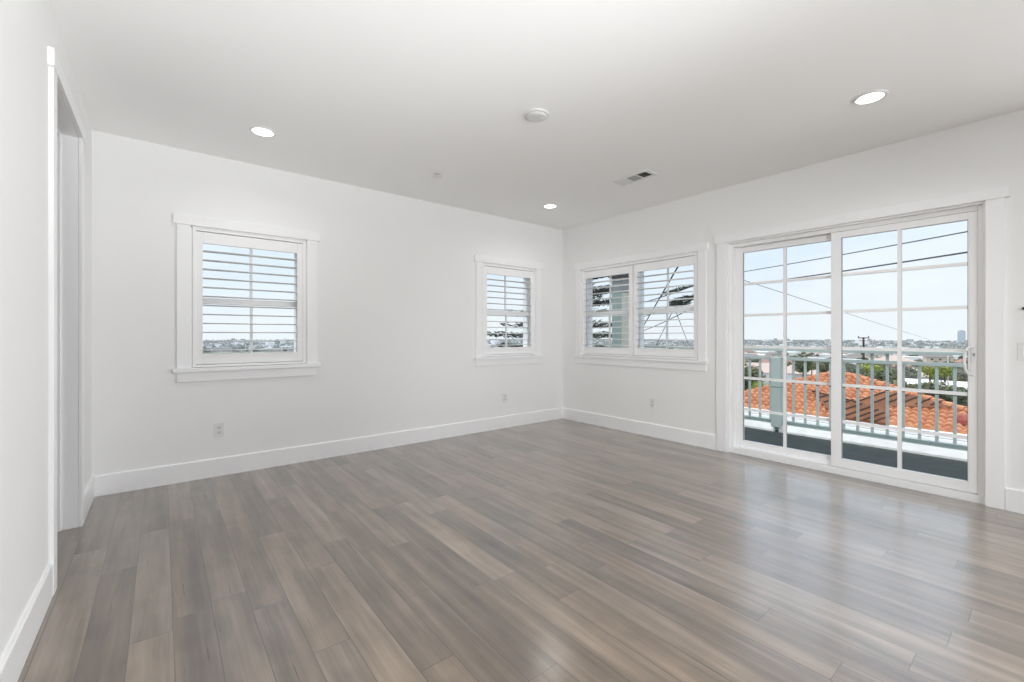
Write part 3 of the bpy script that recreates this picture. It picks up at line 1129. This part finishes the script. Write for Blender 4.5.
# trees: leafy crowns of many small leaves, with trunks
def crown_mesh(seed, rx, rz, leaves, size, lumps):
    rr = random.Random(seed)
    mb = MB()
    cs = []
    for k in range(lumps):
        a = rr.uniform(0, 6.283)
        q = rr.uniform(0.0, 0.62)
        cs.append((rx * q * math.cos(a), rx * q * math.sin(a), rz * rr.uniform(-0.5, 0.55), rr.uniform(0.38, 0.6)))
    for i in range(leaves):
        cx, cy, cz, s = rr.choice(cs)
        th, ph = rr.uniform(0, 6.283), math.acos(rr.uniform(-1, 1))
        q = rr.uniform(0.55, 1.0) ** 0.5
        p = Vector((cx + rx * s * q * math.sin(ph) * math.cos(th), cy + rx * s * q * math.sin(ph) * math.sin(th), cz + rz * s * q * math.cos(ph)))
        n = Vector((math.sin(ph) * math.cos(th) + rr.uniform(-.7, .7), math.sin(ph) * math.sin(th) + rr.uniform(-.7, .7), math.cos(ph) + rr.uniform(-.7, .9)))
        n.normalize()
        u = n.orthogonal().normalized() * size * rr.uniform(0.6, 1.3)
        w = n.cross(u)
        mb._add([p - u, p - w * 0.6, p + u, p + w * 0.6], [(0, 1, 2, 3)])
    return mb


def tree_proto(seed, rx, rz, th, leaf, leaves, size, lumps):
    r = empty('leafy_tree')
    c = crown_mesh(seed, rx, rz, leaves, size, lumps)
    c.v = [(p[0], p[1], p[2] + th + rz * 0.75) for p in c.v]
    c.build('crown', leaf, r)
    MB().tube([(0, 0, -0.6), (0.1, 0.05, th * 0.6), (0.0, 0.1, th + rz * 0.6)], [0.25, 0.18, 0.08], 8).build('trunk', M_bark, r)
    return r


TP = [(tree_proto(1, 3.2, 2.8, 1.8, LEAF[0], 1500, 0.28, 9), 'far dark green round-crowned tree on the slope below', 'dark far trees'),
      (tree_proto(2, 3.6, 2.5, 1.5, LEAF[1], 1400, 0.30, 9), 'far olive green spreading tree on the slope below', 'olive far trees'),
      (tree_proto(3, 2.6, 2.4, 1.4, LEAF[3], 1200, 0.26, 8), 'far grey green bushy tree on the slope below', 'grey green far trees'),
      (tree_proto(4, 2.8, 2.0, 1.0, LEAF[2], 1300, 0.26, 8), 'far bright yellow green tree on the slope below', 'yellow green far trees')]
usedt = set()


def put_tree(kind, x, y, z, s, label=None, group=None):
    pr, lab, grp = TP[kind]
    o = pr if kind not in usedt else copy_tree(pr)
    usedt.add(kind)
    o.location = (x, y, z)
    o.rotation_euler = (0, 0, rnd.uniform(0, 6.28))
    o.scale = (s, s, s)
    tag(o, label or lab, 'tree', group or grp)
    if label and 'group' in o.keys() and not group:
        del o['group']
    return o


# trees close behind and beside the tiled roof; each named by what it stands next to
near = [(744, 383, 29, 0, 0.42, 'dark green tree beside the end of the tiled roof'),
        (757, 388, 27.5, 3, 0.22, 'bright green bush beside the dark tree at the end of the tiled roof'),
        (747, 372, 36, 1, 0.40, 'olive tree behind the dark tree at the end of the tiled roof'),
        (888, 388, 38, 0, 0.62, 'dark green tree just behind the peak of the tiled roof'),
        (872, 372, 52, 3, 0.55, 'yellow green tree at the foot of the utility pole'),
        (906, 392, 36, 1, 0.50, 'olive tree above the sloping hip of the tiled roof'),
        (924, 396, 34, 0, 0.42, 'dark green tree over the middle of the sloping roof hip'),
        (944, 394, 40, 1, 0.62, 'large olive tree behind the low end of the tiled roof'),
        (962, 402, 33, 0, 0.45, 'dark green tree beyond the lowest end of the tiled roof'),
        (930, 372, 75, 3, 0.62, 'yellow green tree on the lawn beyond the olive trees'),
        (945, 371, 70, 3, 0.58, 'yellow green tree beside the thin lamp post'),
        (803, 366, 70, 0, 0.55, 'dark tree in front of the pale pinkish roof'),
        (812, 366, 72, 1, 0.50, 'olive tree in front of the pale pinkish roof'),
        (828, 364, 74, 0, 0.45, 'dark tree behind the ridge of the tiled roof'),
        (853, 372, 48, 2, 0.40, 'grey green tree behind the ridge of the tiled roof')]
for u, v, D, kind, s, lab in near:
    p = pix(u, v, D)
    hgt = {0: 3.9, 1: 3.4, 2: 3.2, 3: 2.5}[kind] * s
    put_tree(kind, p.x, p.y, p.z - hgt, s, lab)
for i in range(250):
    bear = 38.69 + rnd.uniform(24.5, 50)
    d = 140 * (700 / 140) ** rnd.random()
    x, y, z = polar(bear, d)
    if any((x - p) ** 2 + (y - q) ** 2 < 12 ** 2 for p, q in spots):
        continue
    put_tree(rnd.choice([0, 0, 1, 1, 1, 2, 2, 3]), x, y, z - 0.3, rnd.uniform(0.6, 1.05))

# the city to the horizon: nobody could count it; haze is put into wall and tree colours
for name, mats, cnt, lab in (('distant_city', mat('hazed_far_walls', (0.36, 0.36, 0.36), 0.9), 6500, 'sprawl of distant city buildings with haze mixed into their grey'),
                             ('distant_roofs', mat('pale_far_roof', (0.74, 0.74, 0.75), 0.8), 3200, 'white roofs dotting the distant city'),
                             ('distant_trees', mat('hazed_far_trees', (0.17, 0.185, 0.165), 0.9), 9000, 'treetops between distant buildings with haze mixed into their grey green')):
    mb = MB()
    for i in range(cnt):
        bear = 38.69 + rnd.uniform(-75, 62)
        d = 880 * (4500 / 880) ** (rnd.random() ** 0.75)
        x, y, z = polar(bear, d)
        k = 1.0 + d / 9000
        if name == 'distant_trees':
            w, q, h = rnd.uniform(5, 14) * k, rnd.uniform(5, 14) * k, rnd.uniform(5, 11)
            mb._add([(x - w / 2, y, z - 3), (x, y - q / 2, z - 3), (x + w / 2, y, z - 3), (x, y + q / 2, z - 3), (x - w / 3, y - q / 3, z + h * 0.6), (x + w / 3, y - q / 3, z + h * 0.55), (x + w / 3, y + q / 3, z + h * 0.6), (x - w / 3, y + q / 3, z + h * 0.5), (x + w * .05, y, z + h)],
                    [(0, 1, 5, 4), (1, 2, 6, 5), (2, 3, 7, 6), (3, 0, 4, 7), (4, 5, 8), (5, 6, 8), (6, 7, 8), (7, 4, 8)])
        else:
            w, q = rnd.uniform(8, 20) * k, rnd.uniform(8, 20) * k
            h = rnd.uniform(3, 7) if rnd.random() < 0.985 else rnd.uniform(10, 20)
            mb.box(x - w / 2, x + w / 2, y - q / 2, y + q / 2, z - 3, z + h)
    tag(mb.build(name, mats), lab, 'city' if name != 'distant_trees' else 'trees', None, 'stuff')

p = pix(961.5, 331, 2400)
gz = ground(p.x, p.y)
r = tag(empty('tower_block', (p.x, p.y, gz)), 'lone blue grey high-rise block on the horizon beside the door handle', 'tower')
MB().box(-17, 17, -14, 14, 0, p.z - gz).build('shaft', mat('blue_grey_facade', (0.40, 0.45, 0.50), 0.7), r)
MB().box(-9, 9, -8, 8, p.z - gz, p.z - gz + 5).build('roof_plant', HWALL[2], r)

# ------------------------------------------------------------------ utility pole, lamp post, cables
p = pix(863.5, 337.2, 60)
gz = ground(p.x, p.y)
r = tag(empty('utility_pole', (p.x, p.y, gz)), 'dark wooden utility pole with a short crossarm behind the tiled roof', 'utility pole')
H = p.z - gz
MB().tube([(0, 0, -0.5), (0, 0, H)], [0.17, 0.12], 10).build('mast', M_pole, r)
MB().box(-0.06, 0.06, -0.62, 0.62, H - 0.16, H - 0.04).build('crossarm', M_pole, r)
for y in (-0.55, 0.55):
    MB().lathe([(0.05, H - 0.04), (0.07, H + 0.05), (0.04, H + 0.16), (0.0005, H + 0.18)], (0, y, 0), 12).build('insulator', M_pole, r)
p = pix(948, 353, 70)
gz = ground(p.x, p.y)
r = tag(empty('lamp_post', (p.x, p.y, gz)), 'thin pale lamp post among the yellow green trees', 'lamp post')
MB().tube([(0, 0, -0.3), (0, 0, p.z - gz)], [0.09, 0.06], 8).build('mast', HWALL[0], r)
MB().box(-0.2, 0.2, -0.6, 0.1, p.z - gz - 0.02, p.z - gz + 0.12).build('lamp_head', HWALL[0], r)


def cable(a, b, sag, rr, label, name='overhead_cable'):
    pts = []
    for k in range(25):
        t = k / 24
        q = a.lerp(b, t)
        q.z -= sag * 4 * t * (1 - t)
        pts.append(q)
    o = MB().tube(pts, rr, 6).build(name, M_wire, None, 0, True)
    return tag(o, label, 'cable')


cable(pix(700, 278.5, 46), pix(1010, 223.5, 18), 0.10, 0.030, 'upper thin overhead cable crossing the top of the balcony door')
cable(pix(700, 290.5, 46), pix(1010, 245.5, 18), 0.10, 0.042, 'lower thicker overhead cable crossing the top of the balcony door')
cable(pix(690, 263, 24), pix(955, 348, 105), 0.0, 0.018, 'faint cable slanting down across the balcony door view')
# tangle seen through the twin window
cable(pix(679.5, 264, 12), pix(637, 337, 26), 0.0, 0.026, 'dark cable slanting steeply across the twin window view')
cable(pix(640, 303, 22), pix(700, 283, 13), 0.05, 0.020, 'nearly level cable behind the twin window')
cable(pix(640, 318, 22), pix(700, 292, 13), 0.05, 0.016, 'thin cable below the level one behind the twin window')
cable(pix(640, 332, 24), pix(700, 304, 14), 0.05, 0.016, 'lowest thin cable behind the twin window')
cable(pix(674, 308, 15), pix(654, 350, 30), 0.0, 0.016, 'thin stay cable dropping below the dark clump')
cable(pix(676, 312, 15), pix(689, 346, 30), 0.0, 0.014, 'thin stay cable dropping beside the dark clump')


def clump(u, v, D, w, h, n, tilt, label):
    c = pix(u, v, D)
    rr = random.Random(int(u))
    mb = MB()
    right = Vector((math.cos(TH), -math.sin(TH), 0))
    for i in range(n):
        t = rr.uniform(-1, 1)
        q = c + right * (t * w) + Vector((0, 0, t * tilt + rr.uniform(-h, h) * (1 - abs(t) * 0.6))) + Vector((rr.uniform(-.1, .1), rr.uniform(-.1, .1), 0))
        d = Vector((rr.uniform(-1, 1), rr.uniform(-1, 1), rr.uniform(-.5, .5))).normalized() * rr.uniform(0.06, 0.16)
        s = Vector((rr.uniform(-1, 1), rr.uniform(-1, 1), rr.uniform(-1, 1))).normalized() * 0.03
        mb._add([q - d, q - s, q + d, q + s, q + Vector((0, 0, 0.02))], [(0, 1, 4), (1, 2, 4), (2, 3, 4), (3, 0, 4), (0, 3, 2, 1)])
    o = mb.build('leaf_clump', LEAF[4])
    return tag(o, label, 'leaf clump')


clump(683, 301, 14, 0.36, 0.16, 240, 0.10, 'dark leafy clump caught on the cables outside the twin window')
clump(676, 290, 14, 0.42, 0.035, 70, 0.14, 'thin dark strand of leaves on the level cable outside the twin window')

# conifer outside the room corner, seen through both neighbouring windows
def conifer(c, zb, zt, R, seed):
    rr = random.Random(seed)
    r = tag(empty('conifer_tree', (c[0], c[1], zb)), 'dark layered conifer tree outside the corner of the room', 'tree')
    MB().tube([(0, 0, -0.2), (0.03, 0, (zt - zb) * 0.5), (0, 0, zt - zb)], [0.16, 0.11, 0.03], 8).build('trunk', M_bark, r)
    nb = 0
    layers = [(-1.2, 1.5), (-0.6, 1.5), (0.0, 1.5), (0.45, 1.5), (0.85, 1.5), (1.12, 1.45), (1.34, 1.2), (1.62, 0.95), (1.88, 1.0), (2.15, 0.8), (2.5, 0.6), (2.85, 0.4)]
    for z, q in layers:
        mb = MB()
        for k in range(11):
            a = 2 * math.pi * (k + rr.random() * 0.5) / 11
            L = R * q * rr.uniform(0.72, 1.05)
            u = Vector((math.cos(a), math.sin(a), 0))
            s = Vector((-math.sin(a), math.cos(a), 0))
            for j in range(95):
                t = rr.uniform(0.12, 1.0)
                w = 0.20 * (1.15 - t) + 0.04
                p = u * (L * t) + (Vector((0.36, -0.29, 0)) if z > 1.7 else Vector((-0.06, 0.05, 0))) + s * rr.uniform(-w, w) + Vector((0, 0, z - zb + 0.12 * t + rr.uniform(-0.04, 0.05)))
                d = (u * rr.uniform(0.3, 1) + s * rr.uniform(-1, 1) + Vector((0, 0, rr.uniform(-0.2, 0.5)))).normalized() * rr.uniform(0.05, 0.11)
                e = d.cross(Vector((rr.uniform(-1, 1), rr.uniform(-1, 1), 1))).normalized() * 0.018
                mb._add([p - d, p - e, p + d, p + e], [(0, 1, 2, 3)])
        mb.build('branch_tier', LEAF[4], r)
    return r


conifer((7.2, 7.1), ground(7, 7), 3.0, 1.25, 5)
